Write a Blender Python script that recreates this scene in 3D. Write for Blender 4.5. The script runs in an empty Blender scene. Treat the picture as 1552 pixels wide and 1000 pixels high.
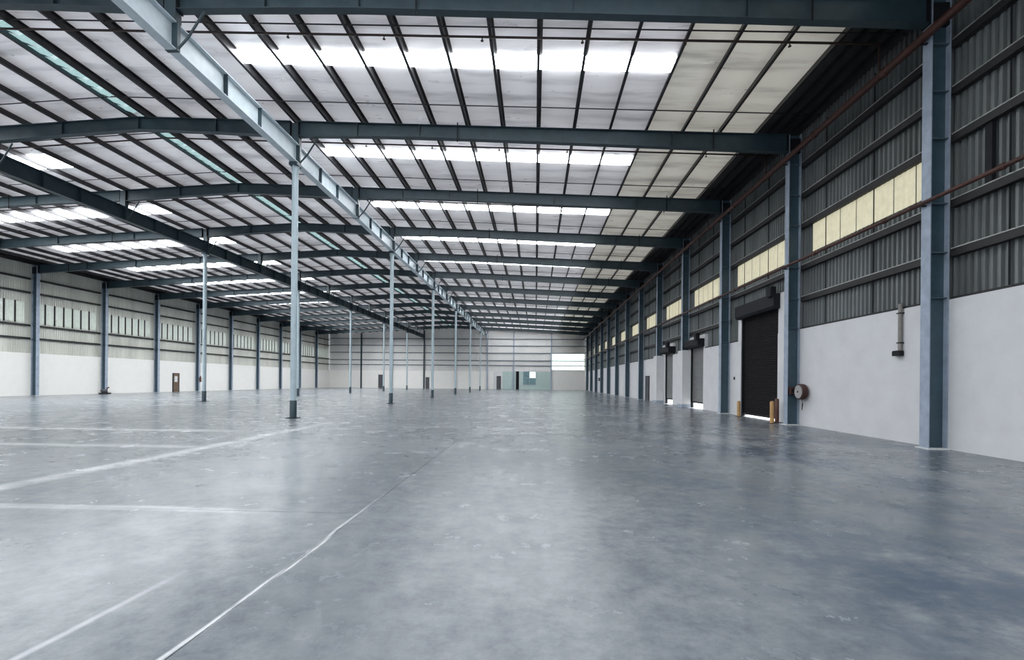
import bpy, math, random
from mathutils import Matrix

random.seed(7)
scn = bpy.context.scene
COL = scn.collection

# ------------------------------------------------------------------ camera
F_PX, YAW, ROLL, CY, HC = 697.48, 0.0503, 0.0091, 578.42, 1.7231
cam = bpy.data.cameras.new('camera')
cam.sensor_width = 36.0
cam.lens = F_PX / 1552 * 36.0
cam.shift_y = (CY - 500) / 1552
cam.clip_end = 500
cam_o = bpy.data.objects.new('camera', cam)
COL.objects.link(cam_o)
cam_o.matrix_world = (Matrix.Translation((0, 0, HC)) @ Matrix.Rotation(YAW, 4, 'Z')
                      @ Matrix.Rotation(math.pi / 2, 4, 'X') @ Matrix.Rotation(ROLL, 4, 'Z'))
scn.camera = cam_o

# ------------------------------------------------------------------ world and exposure
SKYLIGHT = 7.2
WORLD = 0.45
world = bpy.data.worlds.new('overcast_sky')
scn.world = world
world.use_nodes = True
bg = world.node_tree.nodes['Background']
bg.inputs[0].default_value = (0.86, 0.93, 1.0, 1)
bg.inputs[1].default_value = WORLD
sun = bpy.data.lights.new('sun', 'SUN')
sun.energy = 9.0
sun.angle = 0.01
sun.color = (1.0, 0.96, 0.9)
sun_o = bpy.data.objects.new('sun', sun)
COL.objects.link(sun_o)
sun_o.location = (40, 60, 40)
sun_o.rotation_euler = (0, math.radians(56), math.radians(18))   # shines in from the right under the raised shutters
vs = scn.view_settings
vs.view_transform = 'Standard'
vs.look = 'None'
vs.exposure = 1.58
vs.gamma = 1.0
vs.use_curve_mapping = False
scn.cycles.use_denoising = True
scn.cycles.use_light_tree = True
scn.cycles.max_bounces = 8
scn.cycles.diffuse_bounces = 5
scn.cycles.glossy_bounces = 3
scn.cycles.sample_clamp_indirect = 6.0

# ------------------------------------------------------------------ dimensions (metres)
BAY, Y0 = 7.0, 6.151
NF = 14                                   # the end wall stands on frame 14
XR, XA, XB, XL = 10.64, -10.843, -25.42, -46.94   # inner faces / column rows
RIDGE = -18.15
YB, YE = -8.0, Y0 + BAY * NF              # open front behind the camera, end wall
WR, WL = 11.15, -47.45                    # inner faces of the white dado walls
CR, CL = 11.40, -47.70                    # cladding planes
DADO = 4.05
def fr(i): return Y0 + BAY * i
def zt(x): return 13.63 - 0.046 * abs(x - RIDGE)      # top of the rafters
PUR = 0.27
def zc(x): return zt(x) + PUR                         # lining of the roof
PITCH = 1.556

# ------------------------------------------------------------------ materials
def nt_of(name):
    m = bpy.data.materials.new(name)
    m.use_nodes = True
    return m, m.node_tree, m.node_tree.nodes['Principled BSDF']

def noise(nt, scale, detail=4, rough=0.55, stretch=(1, 1, 1)):
    tc = nt.nodes.new('ShaderNodeNewGeometry')
    mp = nt.nodes.new('ShaderNodeMapping')
    mp.inputs['Scale'].default_value = stretch
    n = nt.nodes.new('ShaderNodeTexNoise')
    n.inputs['Scale'].default_value = scale
    n.inputs['Detail'].default_value = detail
    n.inputs['Roughness'].default_value = rough
    nt.links.new(tc.outputs['Position'], mp.inputs['Vector'])
    nt.links.new(mp.outputs[0], n.inputs['Vector'])
    return n.outputs['Fac']

def ramp(nt, fac, stops):
    r = nt.nodes.new('ShaderNodeValToRGB')
    e = r.color_ramp.elements
    while len(e) < len(stops):
        e.new(0.5)
    for k, (p, c) in enumerate(stops):
        e[k].position = p
        e[k].color = c if len(c) == 4 else (*c, 1)
    nt.links.new(fac, r.inputs['Fac'])
    return r.outputs['Color']

def painted(name, col, rough=0.5, metal=0.0, var=0.18, scale=3.0, spec=0.5, stretch=(1, 1, 1), emit=None, es=0.0, bump=0.0):
    m, nt, b = nt_of(name)
    f = noise(nt, scale, 5, 0.6, stretch)
    lo = tuple(max(0, c * (1 - var)) for c in col)
    hi = tuple(min(1, c * (1 + var)) for c in col)
    nt.links.new(ramp(nt, f, [(0.3, lo), (0.7, hi)]), b.inputs['Base Color'])
    b.inputs['Roughness'].default_value = rough
    b.inputs['Metallic'].default_value = metal
    b.inputs['Specular IOR Level'].default_value = spec
    if emit:
        b.inputs['Emission Color'].default_value = (*emit, 1)
        b.inputs['Emission Strength'].default_value = es
    if bump:
        bp = nt.nodes.new('ShaderNodeBump')
        bp.inputs['Strength'].default_value = bump
        bp.inputs['Distance'].default_value = 0.02
        nt.links.new(f, bp.inputs['Height'])
        nt.links.new(bp.outputs[0], b.inputs['Normal'])
    return m

M = {}
M['teal'] = painted('teal_steel_paint', (0.024, 0.046, 0.058), 0.45)
M['col'] = painted('teal_column_paint', (0.040, 0.075, 0.098), 0.4)
M['flange'] = painted('skylit_flange_paint', (0.30, 0.35, 0.43), 0.45)  # pale tone paints in skylight on column flanges; also plain pale trim
M['stiff'] = painted('mid_teal_paint', (0.085, 0.12, 0.15), 0.45)
M['pale'] = painted('skylit_girder_paint', (0.56, 0.63, 0.67), 0.45, var=0.1)  # row A girder colour lightened, the skylight on it is painted in
M['post'] = painted('grey_blue_post_paint', (0.38, 0.46, 0.50), 0.35, var=0.08)
M['dark'] = painted('dark_steel', (0.012, 0.013, 0.016), 0.6, spec=0.2)
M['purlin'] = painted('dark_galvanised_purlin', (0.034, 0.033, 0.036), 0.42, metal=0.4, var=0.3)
M['lit_lip'] = painted('girt_lit_edge', (0.33, 0.33, 0.32), 0.45, var=0.2)  # light from above painted as a pale top edge on the girts
M['girt'] = painted('shaded_galvanised_girt', (0.016, 0.015, 0.016), 0.6, var=0.25)  # galvanised steel darkened, shade under the girts is put into the colour
M['white'] = painted('white_plaster', (0.63, 0.63, 0.645), 0.85, var=0.05, scale=1.5)
M['joint'] = painted('grey_joint_filler', (0.26, 0.27, 0.28), 0.7)
M['cream_white'] = painted('cream_white_plaster', (0.76, 0.74, 0.71), 0.8, var=0.02, scale=1.5)
M['kerb'] = painted('pale_grout', (0.62, 0.63, 0.63), 0.8, var=0.08)
M['rust'] = painted('rust_red_pipe_paint', (0.052, 0.015, 0.009), 0.5, var=0.35, scale=2.0)
M['pipe'] = painted('dark_brown_pipe_paint', (0.035, 0.018, 0.015), 0.5, var=0.3)
M['clad_r'] = painted('grey_wall_sheet', (0.165, 0.18, 0.18), 0.45, metal=0.3, var=0.35, scale=0.7, stretch=(1, 1, 0.15))
M['clad_l'] = painted('pale_wall_sheet', (0.56, 0.555, 0.51), 0.5, metal=0.0, var=0.15, scale=0.7, stretch=(1, 1, 0.15))
M['clad_e'] = painted('pale_end_wall_sheet', (0.66, 0.645, 0.63), 0.6, var=0.06, scale=0.4)
M['cream'] = painted('cream_translucent_sheet', (0.50, 0.47, 0.35), 0.5, var=0.12, scale=4, emit=(0.92, 0.86, 0.60), es=0.135)
M['clear'] = painted('pale_translucent_sheet', (0.5, 0.53, 0.49), 0.5, var=0.08, emit=(0.85, 0.95, 0.88), es=0.06)
M['endglow'] = painted('pale_green_translucent_sheet', (0.6, 0.68, 0.62), 0.5, var=0.1, emit=(0.86, 1.0, 0.93), es=0.42)
M['shutter'] = painted('black_brown_shutter', (0.009, 0.0075, 0.009), 0.6, var=0.3, spec=0.12)
M['shutter2'] = painted('grey_shutter', (0.20, 0.20, 0.20), 0.45, var=0.15)
M['bollard'] = painted('worn_yellow_paint', (0.42, 0.24, 0.09), 0.5, var=0.2)
M['brownpost'] = painted('red_brown_paint', (0.10, 0.035, 0.022), 0.5)
M['hose'] = painted('dark_red_rubber', (0.055, 0.018, 0.016), 0.5)
M['hosedisc'] = painted('grey_reel_disc', (0.34, 0.33, 0.32), 0.4)
M['conduit'] = painted('beige_grey_conduit', (0.22, 0.20, 0.185), 0.5)
M['door'] = painted('dark_grey_door', (0.06, 0.065, 0.075), 0.5)
M['browndoor'] = painted('brown_door', (0.13, 0.085, 0.055), 0.5)
M['glass'] = painted('teal_window_glass', (0.12, 0.22, 0.24), 0.08, var=0.3, scale=0.8)
M['tealwall'] = painted('pale_teal_wall_paint', (0.42, 0.52, 0.50), 0.7, var=0.05)
M['ridge'] = painted('teal_translucent_ridge', (0.24, 0.36, 0.36), 0.4, var=0.3, scale=5, emit=(0.5, 0.75, 0.75), es=0.22)
M['apron'] = painted('outdoor_concrete', (0.5, 0.5, 0.49), 0.9)
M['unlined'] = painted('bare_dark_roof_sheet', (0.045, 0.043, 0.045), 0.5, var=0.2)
M['deck'] = painted('roof_deck', (0.1, 0.1, 0.1), 0.7)

def skylight_material():
    m, nt, b = nt_of('skylight_sheet')
    b.inputs['Base Color'].default_value = (0.8, 0.8, 0.8, 1)
    b.inputs['Emission Color'].default_value = (0.93, 0.97, 1.0, 1)
    b.inputs['Emission Strength'].default_value = SKYLIGHT
    return m
M['sky'] = skylight_material()

def foil_material(name, col, glow, tint):
    m, nt, b = nt_of(name)
    f = noise(nt, 1.0, 5, 0.6, (0.22, 1.6, 1))          # streaks across the rolls of foil
    nt.links.new(ramp(nt, f, [(0.30, tuple(c * 0.70 for c in col)), (0.52, col)]), b.inputs['Base Color'])
    b.inputs['Metallic'].default_value = 0.3
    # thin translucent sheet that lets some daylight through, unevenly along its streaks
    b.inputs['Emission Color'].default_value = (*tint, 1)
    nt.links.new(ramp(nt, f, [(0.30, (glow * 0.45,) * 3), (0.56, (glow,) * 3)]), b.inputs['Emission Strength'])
    nt.links.new(ramp(nt, noise(nt, 2.2, 3, 0.5, (0.4, 1.2, 1)), [(0.3, (0.26,) * 3), (0.7, (0.5,) * 3)]), b.inputs['Roughness'])
    bp = nt.nodes.new('ShaderNodeBump')
    bp.inputs['Strength'].default_value = 0.5
    bp.inputs['Distance'].default_value = 0.06
    nt.links.new(noise(nt, 1.2, 1, 0.4, (0.5, 1.3, 1)), bp.inputs['Height'])
    nt.links.new(bp.outputs[0], b.inputs['Normal'])
    return m
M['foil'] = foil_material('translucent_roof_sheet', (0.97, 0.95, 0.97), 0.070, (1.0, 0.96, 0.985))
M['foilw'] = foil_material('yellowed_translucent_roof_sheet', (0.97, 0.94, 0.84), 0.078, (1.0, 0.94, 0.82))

def floor_material():
    m, nt, b = nt_of('polished_concrete')
    L = nt.links.new
    big = noise(nt, 0.22, 6, 0.62)
    base = ramp(nt, big, [(0.32, (0.140, 0.154, 0.167)), (0.50, (0.198, 0.213, 0.226)), (0.68, (0.258, 0.270, 0.280))])
    fine = noise(nt, 3.4, 10, 0.78)
    def mix(kind, fac, a, c):
        x = nt.nodes.new('ShaderNodeMix')
        x.data_type = 'RGBA'
        x.blend_type = kind
        if hasattr(fac, 'links') or not isinstance(fac, (int, float)):
            L(fac, x.inputs['Factor'])
        else:
            x.inputs['Factor'].default_value = fac
        for s, v in (('A', a), ('B', c)):
            if isinstance(v, tuple):
                x.inputs[[i for i, q in enumerate(x.inputs) if q.name == s and q.type == 'RGBA'][0]].default_value = v
            else:
                L(v, x.inputs[[i for i, q in enumerate(x.inputs) if q.name == s and q.type == 'RGBA'][0]])
        return [o for o in x.outputs if o.type == 'RGBA'][0]
    c1 = mix('MULTIPLY', 0.8, base, ramp(nt, fine, [(0.32, (0.50, 0.55, 0.60)), (0.62, (1.2, 1.18, 1.16))]))
    # blue-grey trowel stains, with a shape of their own
    st = noise(nt, 0.55, 7, 0.7, (1.0, 0.7, 1))
    stain = ramp(nt, st, [(0.47, (0, 0, 0)), (0.64, (1, 1, 1))])
    geo = nt.nodes.new('ShaderNodeNewGeometry')
    sep = nt.nodes.new('ShaderNodeSeparateXYZ')
    L(geo.outputs['Position'], sep.inputs[0])
    mr = nt.nodes.new('ShaderNodeMapRange')
    mr.inputs['From Min'].default_value = 0.0
    mr.inputs['From Max'].default_value = 5.0
    L(sep.outputs['X'], mr.inputs['Value'])
    mu = nt.nodes.new('ShaderNodeMath'); mu.operation = 'MULTIPLY'
    L(mr.outputs[0], mu.inputs[0])
    bw = nt.nodes.new('ShaderNodeRGBToBW'); L(stain, bw.inputs[0]); L(bw.outputs[0], mu.inputs[1])
    mu2 = nt.nodes.new('ShaderNodeMath'); mu2.operation = 'MULTIPLY'; mu2.inputs[1].default_value = 0.8
    L(mu.outputs[0], mu2.inputs[0])
    c2 = mix('MIX', mu2.outputs[0], c1, (0.05, 0.075, 0.115, 1))
    # a broad dark blue-grey patch of worn coating near the right foreground
    def rng(sock, f0, f1, t1=1.0):
        q = nt.nodes.new('ShaderNodeMapRange'); q.interpolation_type = 'SMOOTHSTEP'
        q.inputs['From Min'].default_value = f0; q.inputs['From Max'].default_value = f1
        q.inputs['To Max'].default_value = t1
        L(sock, q.inputs['Value'])
        return q.outputs[0]
    pm = rng(noise(nt, 0.9, 7, 0.72, (0.8, 1.3, 1)), 0.36, 0.60, 0.72)
    for sk in (rng(sep.outputs['X'], 1.2, 3.4), rng(sep.outputs['Y'], 7.5, 3.8)):
        q = nt.nodes.new('ShaderNodeMath'); q.operation = 'MULTIPLY'
        L(pm, q.inputs[0]); L(sk, q.inputs[1]); pm = q.outputs[0]
    c2 = mix('MIX', pm, c2, (0.055, 0.08, 0.118, 1))
    # pale dusty streaks that run along some of the joints, with a shape of their own
    def math_(op, a_, b_=None, c_=None):
        n_ = nt.nodes.new('ShaderNodeMath'); n_.operation = op
        for k_, v_ in enumerate((a_, b_, c_)):
            if v_ is None:
                continue
            if isinstance(v_, (int, float)):
                n_.inputs[k_].default_value = v_
            else:
                L(v_, n_.inputs[k_])
        return n_.outputs[0]
    def smooth(v, f0, f1, t0=0.0, t1=1.0):
        q = nt.nodes.new('ShaderNodeMapRange'); q.interpolation_type = 'SMOOTHSTEP'
        q.inputs['From Min'].default_value = f0; q.inputs['From Max'].default_value = f1
        q.inputs['To Min'].default_value = t0; q.inputs['To Max'].default_value = t1
        L(v, q.inputs['Value'])
        return q.outputs[0]
    X_, Y_ = sep.outputs['X'], sep.outputs['Y']
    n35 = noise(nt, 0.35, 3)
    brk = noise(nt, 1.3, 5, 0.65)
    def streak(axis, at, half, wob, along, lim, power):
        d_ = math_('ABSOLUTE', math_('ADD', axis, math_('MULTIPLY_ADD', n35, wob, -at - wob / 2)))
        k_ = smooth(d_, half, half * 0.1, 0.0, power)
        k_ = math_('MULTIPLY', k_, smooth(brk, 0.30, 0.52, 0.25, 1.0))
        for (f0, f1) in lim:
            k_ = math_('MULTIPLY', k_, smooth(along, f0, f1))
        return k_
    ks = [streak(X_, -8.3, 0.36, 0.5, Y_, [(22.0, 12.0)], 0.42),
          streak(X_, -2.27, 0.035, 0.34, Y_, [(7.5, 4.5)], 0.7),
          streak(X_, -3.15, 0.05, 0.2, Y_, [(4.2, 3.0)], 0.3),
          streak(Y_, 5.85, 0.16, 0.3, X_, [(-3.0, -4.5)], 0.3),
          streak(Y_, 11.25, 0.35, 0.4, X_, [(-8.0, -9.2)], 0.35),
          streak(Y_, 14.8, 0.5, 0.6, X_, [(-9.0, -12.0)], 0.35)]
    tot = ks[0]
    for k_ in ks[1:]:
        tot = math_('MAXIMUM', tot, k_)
    oi = nt.nodes.new('ShaderNodeObjectInfo')
    slab = ramp(nt, oi.outputs['Random'], [(0.0, (0.88, 0.88, 0.90)), (1.0, (1.0, 1.0, 1.0))])
    c2 = mix('MULTIPLY', 1.0, c2, slab)
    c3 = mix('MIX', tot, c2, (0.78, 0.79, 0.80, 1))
    L(c3, b.inputs['Base Color'])
    rg = ramp(nt, noise(nt, 0.8, 6, 0.65), [(0.3, (0.18,) * 3), (0.7, (0.31,) * 3)])
    L(rg, b.inputs['Roughness'])
    b.inputs['Specular IOR Level'].default_value = 0.18
    bp = nt.nodes.new('ShaderNodeBump'); bp.inputs['Strength'].default_value = 0.02; bp.inputs['Distance'].default_value = 0.01
    L(noise(nt, 3.0, 5, 0.6), bp.inputs['Height']); L(bp.outputs[0], b.inputs['Normal'])
    return m
M['floor'] = floor_material()

# ------------------------------------------------------------------ mesh helpers
class MB:
    def __init__(s):
        s.v, s.f, s.smooth = [], [], []
    def add(s, vs, fs, smooth=False):
        o = len(s.v)
        s.v += vs
        s.f += [tuple(i + o for i in f) for f in fs]
        s.smooth += [smooth] * len(fs)
        return s
    def box(s, x0, x1, y0, y1, z0, z1):
        return s.add([(x0, y0, z0), (x1, y0, z0), (x1, y1, z0), (x0, y1, z0), (x0, y0, z1), (x1, y0, z1), (x1, y1, z1), (x0, y1, z1)],
                     [(0, 3, 2, 1), (4, 5, 6, 7), (0, 1, 5, 4), (1, 2, 6, 5), (2, 3, 7, 6), (3, 0, 4, 7)])
    def bevbox(s, x0, x1, y0, y1, z0, z1, r=0.01):
        """box with its four vertical edges cut off and a smaller top"""
        ring = [(x0 + r, y0), (x1 - r, y0), (x1, y0 + r), (x1, y1 - r), (x1 - r, y1), (x0 + r, y1), (x0, y1 - r), (x0, y0 + r)]
        cx, cy = (x0 + x1) / 2, (y0 + y1) / 2
        kx, ky = 1 - 2 * r / max(x1 - x0, 1e-6), 1 - 2 * r / max(y1 - y0, 1e-6)
        vs = [(x, y, z0) for x, y in ring] + [(x, y, z1 - r) for x, y in ring] + [(cx + (x - cx) * kx, cy + (y - cy) * ky, z1) for x, y in ring]
        fs = [tuple(reversed(range(8))), tuple(range(16, 24))]
        for k in range(8):
            j = (k + 1) % 8
            fs += [(k, j, 8 + j, 8 + k), (8 + k, 8 + j, 16 + j, 16 + k)]
        return s.add(vs, fs)
    def stations(s, st, y0, y1):
        """slab in the XZ plane: st = [(x, z_low, z_high)], extruded from y0 to y1"""
        n = len(st)
        vs = []
        for x, a, b in st:
            vs += [(x, y0, a), (x, y1, a), (x, y1, b), (x, y0, b)]
        fs = [(0, 1, 2, 3), tuple(4 * (n - 1) + k for k in (3, 2, 1, 0))]
        for k in range(n - 1):
            for q in range(4):
                r = (q + 1) % 4
                fs.append((4 * k + q, 4 * k + 4 + q, 4 * k + 4 + r, 4 * k + r))
        return s.add(vs, fs)
    def tube(s, pts, r, n=8, caps=True):
        from mathutils import Vector
        P = [Vector(p) for p in pts]
        vs, fs = [], []
        for k, p in enumerate(P):
            d = (P[min(k + 1, len(P) - 1)] - P[max(k - 1, 0)]).normalized()
            a = d.cross(Vector((0, 0, 1)))
            if a.length < 1e-3:
                a = d.cross(Vector((0, 1, 0)))
            a.normalize()
            b = d.cross(a)
            rr = r[k] if isinstance(r, (list, tuple)) else r
            for q in range(n):
                t = 2 * math.pi * q / n
                vs.append(tuple(p + a * rr * math.cos(t) + b * rr * math.sin(t)))
        for k in range(len(P) - 1):
            for q in range(n):
                j = (q + 1) % n
                fs.append((k * n + q, k * n + j, k * n + n + j, k * n + n + q))
        s.add(vs, fs, True)
        if caps:
            s.add([vs[q] for q in range(n)], [tuple(range(n))])
            s.add([vs[-n + q] for q in range(n)], [tuple(reversed(range(n)))])
        return s
    def mesh(s, name):
        me = bpy.data.meshes.new(name)
        me.from_pydata(s.v, [], s.f)
        me.polygons.foreach_set('use_smooth', s.smooth)
        me.update()
        return me

CACHE = {}
def shared(key, name, mat, build):
    k = (key, mat)
    if k not in CACHE:
        mb = MB()
        build(mb)
        me = mb.mesh(name)
        me.materials.append(M[mat])
        CACHE[k] = me
    return CACHE[k]

def put(name, me, parent=None, loc=(0, 0, 0), rotz=0.0, label=None):
    o = bpy.data.objects.new(name, me)
    COL.objects.link(o)
    o.location = loc
    o.rotation_euler = (0, 0, rotz)
    if parent:
        o.parent = parent
    if label:
        o['label'] = label
    return o

def one(name, mat, build, parent=None, loc=(0, 0, 0), rotz=0.0, label=None):
    mb = MB()
    build(mb)
    me = mb.mesh(name)
    me.materials.append(M[mat])
    return put(name, me, parent, loc, rotz, label)

def thing(name, label, cat, loc=(0, 0, 0), rotz=0.0, group=None):
    o = bpy.data.objects.new(name, None)
    COL.objects.link(o)
    o.location = loc
    o.rotation_euler = (0, 0, rotz)
    o.empty_display_size = 0.2
    return tag(o, label, cat, group)

def tag(o, label, cat=None, group=None, kind=None):
    o['label'] = label
    if cat:
        o['category'] = cat
    if group:
        o['group'] = group
    if kind:
        o['kind'] = kind
    return o

ORD = ['', 'nearest', 'second nearest', 'third nearest', 'fourth nearest', 'fifth nearest', 'sixth nearest', 'seventh nearest', 'eighth nearest',
       'ninth nearest', 'tenth nearest', 'eleventh nearest', 'twelfth nearest', 'thirteenth nearest', 'fourteenth nearest']

# ------------------------------------------------------------------ floor
floor = one('floor', 'joint', lambda b: b.box(WL - 0.3, WR + 0.3, YB, YE + 0.3, -0.25, -0.012))
tag(floor, 'grey polished concrete warehouse floor with pale joints', 'floor', kind='structure')
J = 0.005
strips = [(WL, -36.5, [11.2, 30, 48, 66, 85]), (-36.5, -25.4, [14.7, 33, 52, 71, 90]), (-25.4, -14.0, [11.2, 29, 47, 65, 84]), (-14.0, -8.3, [11.25, 20, 34, 52, 76]),
          (-8.3, -2.25, [5.85, 26, 48, 70, 92]), (-2.25, WR, [40, 72])]
for x0, x1, cuts in strips:
    ys = [YB] + cuts + [YE]
    for ya, yb in zip(ys[:-1], ys[1:]):
        one('floor_slab', 'floor', lambda b: b.box(x0 + J, x1 - J, ya + J, yb - J, -0.2, 0.0), floor)

# ------------------------------------------------------------------ roof
ceiling = one('ceiling', 'deck', lambda b: b.stations([(CL - .2, zc(CL) + .12, zc(CL) + .22), (RIDGE, zc(RIDGE) + .12, zc(RIDGE) + .22), (CR + .2, zc(CR) + .12, zc(CR) + .22)], YB, YE + .3))
tag(ceiling, 'low-pitched warehouse roof of pale translucent sheets between dark purlins', 'ceiling', kind='structure')

purl_x = []
x = XA
while x < 9.5:
    purl_x.append(x); x += PITCH
half_r = sorted(purl_x)                                         # row A to the last lit gap, right slope
inner = [RIDGE + 0.42, RIDGE + 2.10, RIDGE + 3.82, RIDGE + 5.55]    # ridge to row A
right = inner + half_r + [9.95, 10.42, 10.9]
left = [2 * RIDGE - q for q in right]
for q in sorted(left) + right:
    def pb(b, q=q):
        zz = zt(q)
        sg = 1 if q > RIDGE else -1
        b.box(-0.011, 0.011, YB, YE, 0, PUR - 0.005)
        b.box(-0.011, 0.095 * sg, YB, YE, PUR - 0.02, PUR - 0.004) if sg > 0 else b.box(-0.095, 0.011, YB, YE, PUR - 0.02, PUR - 0.004)
        b.box(-0.09, 0.0, YB, YE, 0.0, 0.014) if sg > 0 else b.box(0.0, 0.09, YB, YE, 0.0, 0.014)
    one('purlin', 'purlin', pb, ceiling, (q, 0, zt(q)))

# lining panels: one per gap between purlins and per bay
SKY_R, SKY_L = (2.78, 3.55), (2.85, 4.45)        # the left slope has wider roof lights
def bulge(b, w, dz, y0, y1, depth):
    """translucent roof light that bows down between two purlins"""
    ny = 6
    vs, fs = [], []
    for j in range(ny + 1):
        u = j / ny
        z = -depth * (1 - (2 * u - 1) ** 4)
        vs += [(0.015, y0 + (y1 - y0) * u, z), (w - 0.015, y0 + (y1 - y0) * u, dz + z)]
    for j in range(ny):
        fs.append((2 * j, 2 * j + 2, 2 * j + 3, 2 * j + 1))
    b.add(vs, fs, True)
def lit(xa, xb):
    m = (xa + xb) / 2
    return abs(m - RIDGE) > 7.2 and abs(m - RIDGE) < 22.6
def sheet(b, w, dz, segs, sag):
    nx = 4
    for (ya, yb, ny) in segs:
        vs, fs = [], []
        for j in range(ny + 1):
            for i in range(nx + 1):
                t, u = i / nx, j / ny
                vs.append((w * t, ya + (yb - ya) * u, dz * t - sag * 4 * t * (1 - t) * (0.6 + 0.4 * math.sin(u * 7))))
        for j in range(ny):
            for i in range(nx):
                a = j * (nx + 1) + i
                fs.append((a, a + nx + 1, a + nx + 2, a + 1))
        b.add(vs, fs, True)

def project(X, Y, Z):
    c, s = math.cos(YAW), math.sin(YAW)
    d = -s * X + c * Y
    return (776 + F_PX * (c * X + s * Y) / d, CY - F_PX * (Z - HC) / d, d)

xs = sorted([CL - .1] + left + right + [CR + .1])
cells = []
for i in range(-2, NF):
    ya, yb = max(fr(i), YB), fr(i + 1)
    for xa, xb in zip(xs[:-1], xs[1:]):
        size = -1
        if i >= 0:
            px = [project(X, max(Y, 9.0), zc(X)) for X, Y in ((xa, ya), (xb, ya), (xb, yb), (xa, yb))]
            cxp, cyp = sum(p[0] for p in px) / 4, sum(p[1] for p in px) / 4
            if -60 < cxp < 1610 and -60 < cyp:
                size = abs(sum(px[k][0] * px[(k + 1) % 4][1] - px[(k + 1) % 4][0] * px[k][1] for k in range(4)))
        cells.append((size, i, xa, xb, ya, yb))
cells.sort(key=lambda c: -c[0])
rest = MB()
rest_w = MB()
rest_e = MB()
sky_rest = MB()
for n, (size, i, xa, xb, ya, yb) in enumerate(cells):
    w, dz, L = xb - xa, zc(xb) - zc(xa), yb - ya
    has = lit(xa, xb) and not (i == NF - 1 and xb < RIDGE)
    mid = (xa + xb) / 2
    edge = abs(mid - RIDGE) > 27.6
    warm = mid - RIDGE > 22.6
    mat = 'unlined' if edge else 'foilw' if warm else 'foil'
    off = ya - fr(i)
    SK0, SK1 = SKY_R if mid > RIDGE else SKY_L
    segs = [(0.0, SK0 - off, 4), (SK1 - off, L, 6)] if has else [(0.0, L, 8)]
    if n < 300 and size > 0:
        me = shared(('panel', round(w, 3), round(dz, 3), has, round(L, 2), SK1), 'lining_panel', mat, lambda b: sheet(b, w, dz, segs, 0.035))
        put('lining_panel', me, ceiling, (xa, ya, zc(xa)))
    else:
        t = MB()
        sheet(t, w, dz, [(a, c, 1) for a, c, k in segs], 0.03)
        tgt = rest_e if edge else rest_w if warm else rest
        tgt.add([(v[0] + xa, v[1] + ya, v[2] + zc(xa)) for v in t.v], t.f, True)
    if has:
        if size > 250:
            me = shared(('skylight', round(w, 3), round(dz, 3), SK1), 'skylight', 'sky', lambda b: bulge(b, w, dz, SK0 + .005, SK1 - .005, .15))
            put('skylight', me, ceiling, (xa, fr(i), zc(xa) + 0.01))
        else:
            t = MB()
            bulge(t, w, dz, SK0, SK1, .15)
            sky_rest.add([(v[0] + xa, v[1] + fr(i), v[2] + zc(xa) + .01) for v in t.v], t.f, True)
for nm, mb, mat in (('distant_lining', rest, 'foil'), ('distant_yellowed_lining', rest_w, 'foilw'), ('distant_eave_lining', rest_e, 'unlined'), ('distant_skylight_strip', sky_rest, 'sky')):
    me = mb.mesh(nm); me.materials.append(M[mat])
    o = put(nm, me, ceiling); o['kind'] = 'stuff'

# bridging rods that tie the purlins together
for i in range(0, NF):
    for d in (1.35, 5.55):
        for xa, xb in ((XB, RIDGE), (RIDGE, XA), (XA, CR - .3), (CL + .3, XB)):
            one('bridging_rod', 'purlin', lambda b: b.tube([(xa, 0, zt(xa) + .07), (xb, 0, zt(xb) + .07)], 0.022, 6), ceiling, (0, fr(i) + d, 0))

# ridge ventilator, one length per bay
for i in range(1, NF):
    t = thing('ridge_vent', f'{ORD[i]} length of the teal slatted vent along the roof ridge', 'roof vent', (RIDGE, fr(i) + .2, zt(RIDGE)), 0, 'ridge vent lengths along the roof ridge')
    L = BAY - .4
    put('frame', shared('rvf', 'frame', 'teal', lambda b: (b.box(-.42, -.38, 0, L, .02, .2), b.box(.38, .42, 0, L, .02, .2))), t)
    for k in range(11):
        put('slat', shared('rvs', 'slat', 'ridge', lambda b: b.stations([(-.38, .12, .14), (0, -.02, .0), (.38, .12, .14)], 0, .42)), t, (0, .06 + k * .6, 0.04))

# ------------------------------------------------------------------ right wall
doors_r = [(21.8, 25.6, 5.9), (31.2, 33.75, 4.9), (38.0, 40.2, 4.9)]
def wall_right_mesh(b):
    T0, T1 = WR, WR + .32
    y = YB
    for a, c, top in doors_r:
        b.box(T0, T1, y, a, 0, DADO)
        y = c
    b.box(T0, T1, y, YE, 0, DADO)
    for ya, yb, z0, z1 in ((21.0, 21.8, DADO, 5.9), (25.6, 26.0, DADO, 5.9), (31.0, 31.2, DADO, 4.9), (33.75, 34.0, DADO, 4.9), (31.0, 34.0, 4.9, 5.0), (31.2, 33.75, 4.25, 4.9),
                           (38.0, 41.0, 4.9, 5.0), (40.2, 41.0, DADO, 4.9), (38.0, 40.2, 4.25, 4.9)):
        b.box(T0 + .02, T1, ya, yb, z0, z1)
    b.box(CR, CR + .05, YB, 9.0, DADO, 12.72)
wall_right = one('wall_right', 'white', wall_right_mesh)
tag(wall_right, 'right warehouse wall, white plaster below and ribbed grey sheets above', 'wall', kind='structure')

def ribbed(b, w, z0, z1, ribs=5, depth=0.045):
    """sheet in the local XZ plane, ribs towards -Y"""
    p = w / ribs
    prof = []
    for k in range(ribs):
        o = k * p
        prof += [(o, 0), (o + .44 * p, 0), (o + .54 * p, -depth), (o + .90 * p, -depth)]
    prof.append((w, 0))
    n = len(prof)
    b.add([(q, d, z0) for q, d in prof] + [(q, d, z1) for q, d in prof], [(k, k + 1, n + k + 1, n + k) for k in range(n - 1)])

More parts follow.
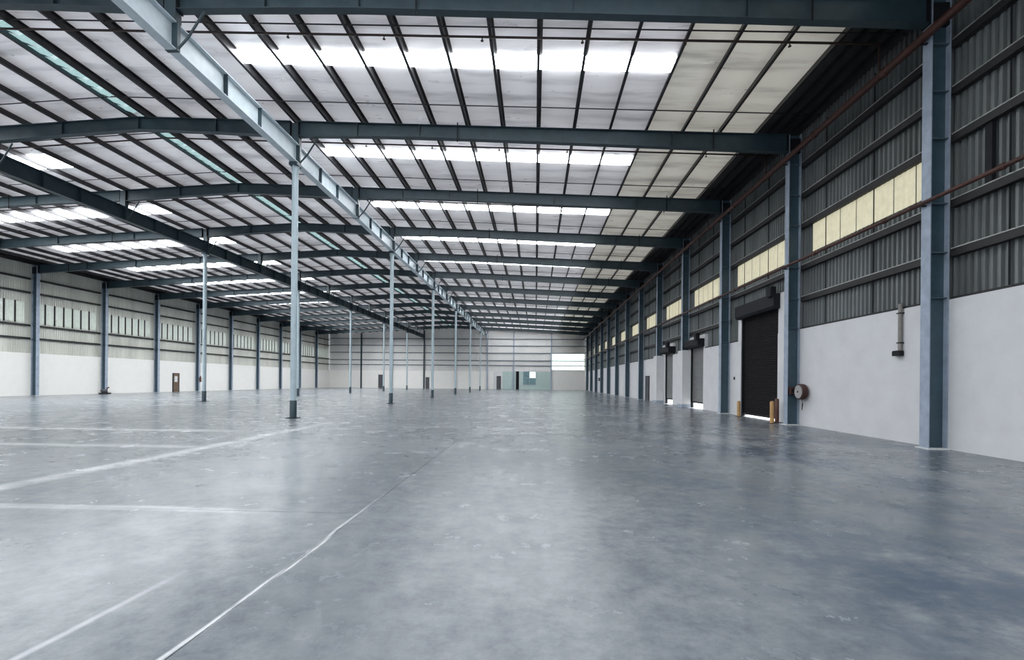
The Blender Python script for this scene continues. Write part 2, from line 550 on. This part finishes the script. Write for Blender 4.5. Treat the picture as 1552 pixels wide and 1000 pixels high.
Y = 9
while Y < 104:
    z0 = DADO
    for a, c, top in doors_r:
        if Y + 1 > a and Y < c:
            z0 = 5.9 if top > 5 else 5.0
    w = min(1.0, YE - Y)
    me = shared(('sheet_r', z0, w), 'cladding_sheet', 'clad_r', lambda b: ribbed(b, w, z0, 12.72, 5, .07))
    put('cladding_sheet', me, wall_right, (CR, Y + w, 0), -math.pi / 2)
    Y += 1
GIRTS = (5.33, 6.66, 8.42, 9.70, 10.98)
for i in range(0, NF):
    a, c = fr(i) + .14, fr(i + 1) - .14
    for g in GIRTS:
        if i == 2 and g < 5.9:
            continue
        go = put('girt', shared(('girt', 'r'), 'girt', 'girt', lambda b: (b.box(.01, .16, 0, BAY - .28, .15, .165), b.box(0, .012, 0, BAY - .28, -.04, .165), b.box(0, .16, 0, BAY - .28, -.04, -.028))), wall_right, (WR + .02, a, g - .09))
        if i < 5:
            put('lit_lip', shared('girtlip', 'lit_lip', 'lit_lip', lambda b: b.box(-.012, .02, .02, BAY - .3, .165, .195)), go)
    for d in (2.9, 5.45):
        if i < 6:
            put('sag_rod', shared(('sag', i == 2), 'sag_rod', 'dark', lambda b: b.tube([(0, 0, 5.95 if i == 2 else DADO), (0, 0, 12.2)], .02, 6)), wall_right, (WR + .16, fr(i) + d, 0))
    # flashing at the foot of the sheets
    if i not in (2, 3, 4):
        put('flashing', shared('flash', 'flashing', 'girt', lambda b: b.bevbox(0, .2, 0, BAY - .3, 0, .07)), wall_right, (WR + .02, a, DADO))
    else:
        d0, d1 = doors_r[i - 2][0] - (.8 if i == 2 else .2), doors_r[i - 2][1] + (.4 if i == 2 else .3 if i == 3 else .8)
        for ya, yb in ((a, d0), (d1, c)):
            if yb - ya > .2:
                one('flashing', 'girt', lambda b: b.bevbox(0, .2, 0, yb - ya, 0, .07), wall_right, (WR + .02, ya, DADO))
    # cream translucent sheets
    if i >= 1:
        w = 0.855
        for k in range(7 if i < 2 else 6):
            ya = fr(i + 1) - .68 - (k + 1) * w
            put('translucent_sheet', shared('cream', 'translucent_sheet', 'cream', lambda b: ribbed(b, w - .035, 7.17, 8.33, 4, .012)), wall_right, (CR - .085, ya + w - .02, 0), -math.pi / 2)

# ------------------------------------------------------------------ left wall
def wall_left_mesh(b):
    b.box(WL - .32, WL, YB, YE + .3, 0, DADO - .05)
    b.box(CL - .05, CL, YB, 33.0, DADO - .05, 12.72)
wall_left = one('wall_left', 'cream_white', wall_left_mesh)
tag(wall_left, 'long left warehouse wall, white below and pale ribbed sheets above', 'wall', kind='structure')
Y = 33
while Y < 104:
    w = min(1.0, YE - Y)
    put('cladding_sheet', shared(('sheet_l', w), 'cladding_sheet', 'clad_l', lambda b: ribbed(b, w, DADO - .05, 12.72)), wall_left, (CL, Y, 0), math.pi / 2)
    Y += 1
for i in range(4, NF):
    a = fr(i) + .14
    for g in (5.40, 6.62, 9.70, 11.0):
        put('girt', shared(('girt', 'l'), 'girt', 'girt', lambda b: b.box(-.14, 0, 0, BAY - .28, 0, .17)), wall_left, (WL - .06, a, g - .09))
    for k in range(7):
        ya = fr(i) + .45 + k * .88
        put('translucent_sheet', shared('clear', 'translucent_sheet', 'clear', lambda b: ribbed(b, .70, 6.85, 8.75, 4, .03)), wall_left, (CL + .06, ya, 0), math.pi / 2)
        put('glazing_bar', shared('gbar', 'glazing_bar', 'girt', lambda b: b.box(0, .06, -.05, .05, 6.8, 8.8)), wall_left, (CL + .06, ya - .09, 0))

# ------------------------------------------------------------------ end wall
def wall_end_mesh(b):
    b.box(WL, -7.6, YE, YE + .3, 0, DADO)
    b.box(3.55, WR, YE, YE + .3, 0, DADO)
wall_end = one('wall_end', 'cream_white', wall_end_mesh)
tag(wall_end, 'far gable wall with white base, pale sheets and bright translucent corner', 'wall', kind='structure')
one('wall_panel', 'tealwall', lambda b: b.box(-7.6, 3.55, YE + .02, YE + .3, 0, DADO), wall_end)
x = CL - .1
while x < CR:
    w = min(1.2, CR + .12 - x)
    zz = min(zc(x), zc(x + w)) + .1
    one('cladding_sheet', 'clad_e', lambda b: ribbed(b, w, DADO, zz, 5), wall_end, (x, YE + .12, 0))
    x += 1.2
for g in (5.3, 6.4, 8.1, 9.75, 11.3):
    one('girt', 'stiff', lambda b: b.box(WL, WR, -.12, 0, 0, .16), wall_end, (0, YE + .08, g))
for k in range(7):
    put('translucent_sheet', shared('endglow', 'translucent_sheet', 'endglow', lambda b: ribbed(b, 1.0, 4.5, 8.2, 5, .03)), wall_end, (3.75 + k * 1.05, YE + .0, 0))
for px_ in (-40.0, -32.8, -25.4, -18.15, -10.84, -4.9, 3.6):
    one('wind_post', 'teal' if px_ < -11 else 'flange', lambda b: (b.box(-.14, .14, -.3, -.27, 0, zt(px_)), b.box(-.14, .14, -.03, 0, 0, zt(px_)), b.box(-.012, .012, -.27, -.03, 0, zt(px_))), wall_end, (px_, YE, 0))

# ------------------------------------------------------------------ wall columns
def wall_column(i, side):
    s = 1 if side == 'right' else -1
    lab = f'{ORD[i]} teal steel H-column along the right wall' if s > 0 else f'{ORD[i - 4]} teal steel H-column along the left white wall'
    x0 = XR if s > 0 else XL
    t = thing('steel_column', lab, 'column', (x0, fr(i), 0), 0, f'steel columns along the {side} wall')
    top = zt(x0) - .02
    D = WR - XR - .01 if s > 0 else XL - WL - .01
    W = .15
    put('inner_flange', shared(('cfi', s), 'inner_flange', 'flange', lambda b: b.box(0, s * .025, -W, W, .03, top)) , t)
    put('outer_flange', shared(('cfo', s), 'outer_flange', 'flange', lambda b: b.box(s * (D - .025), s * D, -W, W, .03, top)), t)
    put('web', shared(('cw', s), 'web', 'col', lambda b: b.box(s * .025, s * (D - .025), -.01, .01, .03, top)), t)
    put('base_plate', shared(('cb', s), 'base_plate', 'kerb', lambda b: b.bevbox(min(-s * .06, s * D), max(-s * .06, s * D), -W - .08, W + .08, 0, .03, .008)), t)
    for z in (4.1, 5.33, 6.66, 8.42, 9.70, 10.98):
        put('stiffener', shared(('cs', s), 'stiffener', 'stiff', lambda b: b.box(min(s * .025, s * (D - .025)), max(s * .025, s * (D - .025)), -W + .02, -.01, -.012, .012)), t, (0, 0, z))
    put('cap_box', shared(('cc', s), 'cap_box', 'dark', lambda b: b.box(min(s * .025, s * (D - .025)), max(s * .025, s * (D - .025)), -W + .02, W - .02, 11.5, 12.1)), t)
for i in range(1, NF):
    wall_column(i, 'right')
for i in range(5, NF):
    wall_column(i, 'left')

# ------------------------------------------------------------------ inner tubular posts
def post(i, row):
    x0 = XA if row == 'A' else XB
    n = i // 2 if row == 'A' else i // 2 - 1
    lab = (f'{ORD[n]} pale tubular steel post under the bright roof girder' if row == 'A'
           else f'{ORD[n]} slim pale steel post of the row nearer the left wall')
    t = thing('roof_post', lab, 'column', (x0, fr(i), 0), 0, f'tubular posts, {"bright girder" if row == "A" else "left"} row')
    put('base_plate', shared('pb', 'base_plate', 'dark', lambda b: b.bevbox(-.24, .24, -.24, .24, 0, .03, .01)), t)
    put('shaft', shared('ps', 'shaft', 'post', lambda b: b.tube([(0, 0, .03), (0, 0, 11.3)], .135, 20)), t)
    put('base_sleeve', shared('pg', 'base_sleeve', 'teal', lambda b: b.tube([(0, 0, .03), (0, 0, .78), (0, 0, .80)], [.15, .15, .137], 20)), t)
    put('cap_plate', shared('pc', 'cap_plate', 'teal', lambda b: b.bevbox(-.2, .2, -.22, .22, 11.3, 11.44, .02)), t)
    for k in range(4):
        put('gusset', shared('pgu', 'gusset', 'post', lambda b: b.add([(.13, -.01, 10.9), (.13, -.01, 11.3), (.2, -.01, 11.3), (.13, .01, 10.9), (.13, .01, 11.3), (.2, .01, 11.3)], [(0, 2, 1), (3, 4, 5), (0, 1, 4, 3), (1, 2, 5, 4), (2, 0, 3, 5)])), t, (0, 0, 0), k * math.pi / 2)
for i in range(2, NF, 2):
    post(i, 'A')
for i in range(4, NF, 2):
    post(i, 'B')

# ------------------------------------------------------------------ longitudinal girders carried by the posts
GB, GT = 11.45, 12.28
def girder(i, row):
    x0 = XA if row == 'A' else XB
    n = i // 2 + 1 if row == 'A' else i // 2
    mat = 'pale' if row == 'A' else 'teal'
    lab = (f'{ORD[n]} length of the pale roof girder above the tubular posts' if row == 'A'
           else f'{ORD[n]} length of the dark teal girder of the left post row')
    t = thing('roof_girder', lab, 'girder', (x0, fr(i), 0), 0, f'{"pale" if row == "A" else "dark teal"} roof girder lengths')
    L = 2 * BAY - .02
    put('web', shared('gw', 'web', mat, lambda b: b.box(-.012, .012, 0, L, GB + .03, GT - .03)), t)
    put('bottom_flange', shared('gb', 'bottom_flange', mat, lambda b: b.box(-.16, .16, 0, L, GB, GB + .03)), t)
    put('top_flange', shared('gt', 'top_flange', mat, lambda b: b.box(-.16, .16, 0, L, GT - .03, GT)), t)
    for k in (.16, .30, .66, .80):
        put('stiffener', shared('gs', 'stiffener', 'teal', lambda b: b.box(-.15, .15, -.012, .012, GB + .03, GT - .03)), t, (0, k * L, 0))
    for y in (.02, L / 2):
        put('bearing_plate', shared('gp', 'bearing_plate', 'teal', lambda b: (b.box(-.19, .19, -.06, .06, GB - .005, GT), b.box(-.17, .17, -.12, .12, GT, 13.24))), t, (0, y + (.06 if y < 1 else 0), 0))
    for y in (.1, L / 2):                                        # raking brace to the rafter
        for s in (1,):
            put('fly_brace', shared('gf', 'fly_brace', 'teal', lambda b: b.tube([(.17, 0, GB + .06), (.5, 0, GB + .42), (.98, 0, 12.62)], .035, 6)), t, (0, y, 0))
for i in range(0, NF, 2):
    girder(i, 'A')
    if i >= 2:
        girder(i, 'B')

# ------------------------------------------------------------------ rafters
def rafter(i, span):
    if span == 'R':
        low = [(XA + .18, 12.62), (-8.0, 12.56), (-5.2, 12.47), (1.0, 12.12), (5.8, 11.85), (XR - .02, 11.56)]
        lab = f'{ORD[i]} dark teal rafter between the pale girder and the right wall'
        grp = 'rafters of the right aisle'
    elif span == 'M':
        low = [(XB + .18, 12.62), (-21.8, 12.86), (RIDGE, 13.05), (-14.5, 12.86), (XA - .18, 12.62)]
        lab = f'{ORD[i]} bent dark teal rafter over the middle aisle ridge'
        grp = 'bent ridge rafters of the middle aisle'
    else:
        low = [(2 * RIDGE - q, z) for q, z in reversed([(XA + .18, 12.62), (-8.0, 12.56), (-5.2, 12.47), (1.0, 12.12), (5.8, 11.85), (10.55, 11.56)])]
        low[-1] = (XB - .18, 12.62)
        lab = f'{ORD[i - 2]} dark teal rafter between the left post row and left wall'
        grp = 'rafters of the left aisle'
    t = thing('steel_rafter', lab, 'rafter', (low[0][0], fr(i), 0), 0, grp)
    ox = low[0][0]
    st = [(q - ox, z, zt(q) - .003) for q, z in low]
    H = .13
    put('web', shared(('rw', span), 'web', 'teal', lambda b: b.stations([(q, a + .025, c - .025) for q, a, c in st], -.01, .01)), t)
    put('bottom_flange', shared(('rb', span), 'bottom_flange', 'teal', lambda b: b.stations([(q, a, a + .025) for q, a, c in st], -H, H)), t)
    put('top_flange', shared(('rt', span), 'top_flange', 'teal', lambda b: b.stations([(q, c - .025, c) for q, a, c in st], -H, H)), t)
    for k, (q, a, c) in enumerate(st):
        if 0 < k < len(st) - 1:
            put('stiffener', shared(('rs', span, k), 'stiffener', 'teal', lambda b: b.box(-.012, .012, -H + .01, H - .01, a + .02, c - .02)), t, (q, 0, 0))
        else:
            e = .012 if k == 0 else -.012
            put('end_plate', shared(('re', span, k), 'end_plate', 'dark', lambda b: b.box(-.012, .012, -H - .01, H + .01, a - .04, c)), t, (q + e, 0, 0))
    if span != 'M':
        qs = [(-3.5, 0), (7.5, 0)] if span == 'R' else [(2 * RIDGE + 3.5, 0), (2 * RIDGE - 7.5, 0)]
        for q, _ in qs:                                              # short purlin struts hanging below
            put('hanger', shared(('rh', span, q), 'hanger', 'dark', lambda b: b.box(-.02, .02, -H - .03, -H, zt(q) - .75, zt(q) + .1)), t, (q - ox, 0, 0))
for i in range(1, NF):
    rafter(i, 'R')
    rafter(i, 'M')
    if i >= 3:
        rafter(i, 'L')

# ------------------------------------------------------------------ pipes
def long_pipe(name, label, x, z, r, y0, y1, mat):
    t = thing(name, label, 'pipe', (x, y0, z))
    one('pipe_run', mat, lambda b: b.tube([(0, 0, 0), (0, y1 - y0, 0)], r, 12), t)
    for k in range(int((y1 - y0) / 3.5)):
        put('coupling', shared(('cpl', r), 'coupling', mat, lambda b: b.tube([(0, -.09, 0), (0, -.08, 0), (0, .08, 0), (0, .09, 0)], [r, r + .02, r + .02, r], 12)), t, (0, 1.2 + k * 3.5, 0))
    for i in range(0, NF):
        if y0 < fr(i) < y1:
            put('bracket', shared(('brk', r), 'bracket', 'dark', lambda b: b.box(0, XR - x, -.03, .03, -r - .03, -r)), t, (0, fr(i) - y0, 0))
long_pipe('fire_main_pipe', 'thick rust-red pipe running high along the right eave', XR - .16, 11.20, .115, 6.3, 103.5, 'rust')
long_pipe('service_pipe', 'rust-red pipe running below the cream wall sheets on the right', XR - .10, 6.70, .055, 6.3, 103.5, 'rust')
for i in range(1, NF):
    y = fr(i) + 1.55
    t = thing('sprinkler_pipe', f'{ORD[i]} thin dark sprinkler pipe crossing under the purlins', 'pipe', (0, y, 0), 0, 'sprinkler branch pipes')
    xs_ = [XR - .16, 9.6, -4.0, XA, RIDGE, XB, -41.0]
    one('pipe_run', 'pipe', lambda b: b.tube([(q, 0, zt(q) - .10) for q in xs_], .036, 8), t)
    one('drop_pipe', 'pipe', lambda b: b.tube([(XR - .16, 0, zt(XR) - .10), (XR - .16, 0, 11.328)], .036, 8), t)
    for q in (-8.2, -5.0, -1.8, 1.4, 4.6, 7.8):
        put('sprinkler_head', shared('sph', 'sprinkler_head', 'pipe', lambda b: b.tube([(0, 0, 0), (0, 0, -.08), (0, 0, -.085), (0, 0, -.1)], [.02, .02, .05, .05], 8)), t, (q, 0, zt(q) - .13))

# ------------------------------------------------------------------ roller doors of the right wall
def roller(n, a, c, top, gap, mat, label, hood):
    t = bpy.data.objects.new(f'door_{n}', None)
    COL.objects.link(t)
    t.location = (WR, a, 0)
    tag(t, label, 'door', kind='structure')
    W = c - a
    def curtain(b):
        z = gap
        pitch = .11
        vs, fs = [], []
        prof = []
        while z < top:
            prof += [(.0, z), (.022, z + .02), (.022, z + pitch - .02)]
            z += pitch
        for d, z in prof:
            vs += [(d + .12, .02, z), (d + .12, W - .02, z)]
        fs = [(2 * k, 2 * k + 1, 2 * k + 3, 2 * k + 2) for k in range(len(prof) - 1)]
        b.add(vs, fs)
    one('curtain', mat, curtain, t)
    one('bottom_rail', 'dark', lambda b: b.bevbox(.10, .17, .02, W - .02, gap - .07, gap + .03, .01), t)
    for y in (.0, W - .09):
        one('guide_rail', 'dark', lambda b: b.box(.04, .2, y, y + .09, 0, top), t)
    hx, hz0, hz1 = hood
    one('hood', 'dark', lambda b: b.stations([(-hx, hz0 + .12, hz1), (-hx + .1, hz0, hz1), (.2, hz0, hz1)], -.15, W + .15), t)
    one('motor', 'dark', lambda b: b.bevbox(-hx - .12, -hx + .15, -.1, .32, hz1 - .12, hz1 + .34, .03), t)
    return t
roller(1, 21.8, 25.6, 5.3, .16, 'shutter', 'tall black roller shutter between the second and third right columns', (.28, 5.2, 5.88))
roller(2, 31.2, 33.75, 4.4, .42, 'shutter2', 'grey roller shutter raised a little, beside the third right column', (.42, 4.2, 4.72))
roller(3, 38.0, 40.2, 4.4, .42, 'shutter2', 'farther grey roller shutter raised a little on the right wall', (.42, 4.2, 4.72))
apron = one('ground_apron', 'apron', lambda b: b.box(WR + .32, WR + 14, 15, 50, -.2, -.02))
tag(apron, 'pale outdoor concrete apron seen under the shutters', 'ground', kind='structure')

for k, (y, lab) in enumerate(((fr(4), 'white casing around the foot of the fourth right column'), (fr(5), 'white casing around the foot of the fifth right column'))):
    t = thing('column_casing', lab, 'column casing', (XR, y, 0), 0, 'white column casings')
    put('casing_body', shared('cas', 'casing_body', 'white', lambda b: (b.box(-.10, -.02, -.55, .55, .22, 4.1), b.box(-.02, WR - XR - .01, -.55, -.30, .22, 4.1), b.box(-.02, WR - XR - .01, .30, .55, .22, 4.1))), t)
    put('skirting', shared('cask', 'skirting', 'flange', lambda b: (b.box(-.12, -.03, -.58, .58, 0, .22), b.box(-.03, WR - XR - .01, -.58, -.30, 0, .22), b.box(-.03, WR - XR - .01, .30, .58, 0, .22))), t)

d = bpy.data.objects.new('door_4', None)
COL.objects.link(d)
d.location = (WR, 45.5, 0)
tag(d, 'dark grey personnel door beside the sixth right column', 'door', kind='structure')
one('leaf', 'door', lambda b: b.box(-.05, -.002, .08, 1.4, .02, 2.35), d)
one('door_frame', 'dark', lambda b: (b.box(-.07, -.001, 0, .08, 0, 2.42), b.box(-.07, -.001, 1.4, 1.48, 0, 2.42), b.box(-.07, -.001, .08, 1.4, 2.35, 2.42)), d)
one('handle', 'flange', lambda b: b.tube([(-.06, .2, 1.05), (-.11, .2, 1.05), (-.11, .34, 1.05)], .014, 6), d)

# ------------------------------------------------------------------ small things on the right
def bollard(x, y, h, mat, label, cat='bollard'):
    t = thing('bollard', label, cat, (x, y, 0), 0, 'bollards at the black shutter')
    put('base_plate', shared('bbp', 'base_plate', 'dark', lambda b: b.bevbox(-.16, .16, -.16, .16, 0, .015, .005)), t)
    one('shaft', mat, lambda b: b.tube([(0, 0, .015), (0, 0, h - .05), (0, 0, h - .015), (0, 0, h)], [.085, .085, .065, .02], 14), t)
bollard(10.42, 20.80, .98, 'bollard', 'worn yellow bollard at the near side of the black shutter')
bollard(10.86, 21.25, 1.08, 'brownpost', 'red-brown post close behind the near yellow bollard')
bollard(10.78, 24.95, .82, 'bollard', 'small yellow bollard at the far side of the black shutter')

t = thing('hose_reel', 'fire hose reel with grey disc beside the second right column', 'hose reel', (WR - .02, 19.55, 1.42))
one('wall_bracket', 'hose', lambda b: (b.box(-.05, 0.015, -.06, .06, -.25, .25), b.tube([(-.05, 0, 0), (-.34, 0, 0)], .03, 8)), t)
def ring(b, R, r, x, n=24, m=8):
    vs, fs = [], []
    for k in range(n):
        a = 2 * math.pi * k / n
        for q in range(m):
            e = 2 * math.pi * q / m
            vs.append((x + r * math.sin(e), (R + r * math.cos(e)) * math.cos(a), (R + r * math.cos(e)) * math.sin(a)))
    for k in range(n):
        for q in range(m):
            fs.append((k * m + q, ((k + 1) % n) * m + q, ((k + 1) % n) * m + (q + 1) % m, k * m + (q + 1) % m))
    b.add(vs, fs, True)
one('disc', 'hosedisc', lambda b: b.tube([(-.30, 0, 0), (-.28, 0, 0)], .27, 24), t)
one('hose', 'hose', lambda b: [ring(b, R_, .028, x_) for R_ in (.25, .30) for x_ in (-.25, -.19, -.13)], t)
one('back_disc', 'brownpost', lambda b: b.tube([(-.09, 0, 0), (-.07, 0, 0)], .31, 24), t)
one('nozzle', 'dark', lambda b: b.tube([(-.19, -.1, -.31), (-.19, -.13, -.5), (-.19, -.1, -.75)], [.022, .022, .014], 8), t)

t = thing('valve_box', 'dark red valve box fixed to the second right column', 'valve box', (XR + .2, fr(2) - .20, 1.3))
one('box_body', 'hose', lambda b: b.bevbox(-.12, .2, 0, .185, 0, .3, .02), t)
one('handwheel', 'dark', lambda b: b.tube([(0.04, -.02, .15), (0.04, 0, .15)], .09, 12), t)

t = thing('wall_conduit', 'beige conduit with a black end hanging on the white wall', 'conduit', (WR - .07, 14.58, 0))
one('pipe_run', 'conduit', lambda b: b.tube([(0, 0, 2.78), (0, 0, 4.2)], .055, 12), t)
one('black_fitting', 'dark', lambda b: b.bevbox(-.09, .065, -.08, .22, 2.62, 2.78, .02), t)
for z in (3.0, 3.9):
    one('clip', 'dark', lambda b: b.box(-.065, .068, -.07, .07, z, z + .03), t)

t = thing('wall_stud', 'short dark stud between girts on the nearest right wall bay', 'wall stud', (WR + .08, 12.05, 6.8))
one('stud_body', 'dark', lambda b: (b.box(0, .012, -.09, .09, 0, 1.53), b.box(.012, .1, -.09, -.078, 0, 1.53), b.box(.012, .1, .078, .09, 0, 1.53)), t)
one('switch', 'dark', lambda b: b.bevbox(-.05, .0, -.06, .06, 0, .16, .015))
sw = bpy.data.objects['switch']
sw.name = 'wall_switch'
sw.location = (WR, 26.35, 1.95)
tag(sw, 'small black switch on the white strip left of the black shutter', 'switch')

t = thing('alarm_box', 'small dark box low on the far end of the right wall', 'alarm box', (WR, fr(10) + 3.2, 2.0))
one('box_body', 'dark', lambda b: b.bevbox(-.18, -.001, 0, 1.6, 0, .55, .03), t)
one('cover', 'door', lambda b: b.bevbox(-.2, -.18, .1, 1.5, .08, .47, .005), t)

# ------------------------------------------------------------------ small things on the left and at the end
d = bpy.data.objects.new('door_5', None)
COL.objects.link(d)
d.location = (WL, 57.95, 0)
tag(d, 'narrow brown door with a white pane in the left wall', 'door', kind='structure')
one('leaf', 'browndoor', lambda b: b.box(.002, .05, .08, 1.02, .02, 2.38), d)
one('door_frame', 'dark', lambda b: (b.box(.001, .08, 0, .08, 0, 2.46), b.box(.001, .08, 1.02, 1.10, 0, 2.46), b.box(.001, .08, .08, 1.02, 2.38, 2.46)), d)
one('pane', 'white', lambda b: b.box(.05, .056, .3, .8, 1.3, 2.05), d)

t = thing('pump_unit', 'dark low pump at the foot of the second left column', 'pump', (XL + .38, fr(6) - .55, 0))
one('pump_base', 'dark', lambda b: b.bevbox(-.25, .25, -.5, .5, 0, .14, .02), t)
one('motor', 'door', lambda b: b.tube([(0, -.4, .34), (0, -.36, .34), (0, .1, .34), (0, .14, .34)], [.1, .19, .19, .1], 14), t)
one('outlet', 'brownpost', lambda b: b.tube([(0, .25, .14), (0, .25, .62), (0, .45, .7)], .07, 10), t)

t = thing('fire_extinguisher', 'dark fire extinguisher on the fourth left column', 'fire extinguisher', (XL + .14, fr(8), 1.3))
one('cylinder', 'brownpost', lambda b: b.tube([(0, 0, 0), (0, 0, .02), (0, 0, .62), (0, 0, .74), (0, 0, .78)], [.09, .12, .12, .05, .04], 14), t)
one('valve', 'dark', lambda b: (b.bevbox(-.05, .05, -.04, .04, .78, .86, .01), b.tube([(0, .04, .82), (0, .15, .72), (0, .15, .3)], .016, 6)), t)
one('bracket', 'dark', lambda b: b.box(-.138, -.1, -.06, .06, .25, .6), t)

def end_door(n, x0, x1, z1, mat, label, surround=None):
    d = bpy.data.objects.new(f'door_{n}', None)
    COL.objects.link(d)
    d.location = (x0, YE, 0)
    tag(d, label, 'door', kind='structure')
    one('leaf', mat, lambda b: b.box(.06, x1 - x0 - .06, -.08, .0, .02, z1 - .06), d)
    one('door_frame', 'girt', lambda b: (b.box(0, .06, -.11, 0, 0, z1), b.box(x1 - x0 - .06, x1 - x0, -.11, 0, 0, z1), b.box(.06, x1 - x0 - .06, -.11, 0, z1 - .06, z1)), d)
    if surround:
        one('surround', 'white', lambda b: (b.box(-surround, 0, -.07, 0, 0, DADO), b.box(x1 - x0, x1 - x0 + surround * .5, -.07, 0, 0, DADO), b.box(0, x1 - x0, -.07, 0, z1, DADO)), d)
end_door(6, -8.75, -7.75, 3.0, 'door', 'dark door with a white surround in the far wall', .7)
end_door(7, -4.35, -3.65, 4.1, 'shutter', 'tall narrow black doorway in the far wall')
end_door(8, -36.0, -35.0, 3.1, 'door', 'small dark door at the left of the far wall')
end_door(9, -25.0, -24.2, 2.6, 'door', 'small dark door at the middle of the far wall')

w = bpy.data.objects.new('window_1', None)
COL.objects.link(w)
w.location = (-2.75, YE, 1.1)
tag(w, 'teal glazed window in the far wall beside the black doorway', 'window', kind='structure')
one('window_frame', 'flange', lambda b: (b.box(0, 2.9, -.1, 0, 0, .08), b.box(0, 2.9, -.1, 0, 2.9, 2.98), b.box(0, .08, -.1, 0, .08, 2.9), b.box(2.82, 2.9, -.1, 0, .08, 2.9), b.box(1.41, 1.49, -.1, 0, .08, 2.9), b.box(.08, 2.82, -.09, 0, 1.45, 1.53)), w)
for k, (a, z, mt) in enumerate(((.08, .08, 'glass'), (1.49, .08, 'glass'), (.08, 1.53, 'glass'), (1.49, 1.53, 'endglow'))):
    one('pane', mt, lambda b: b.box(a, a + 1.33, -.04, -.01, z, z + 1.37), w)
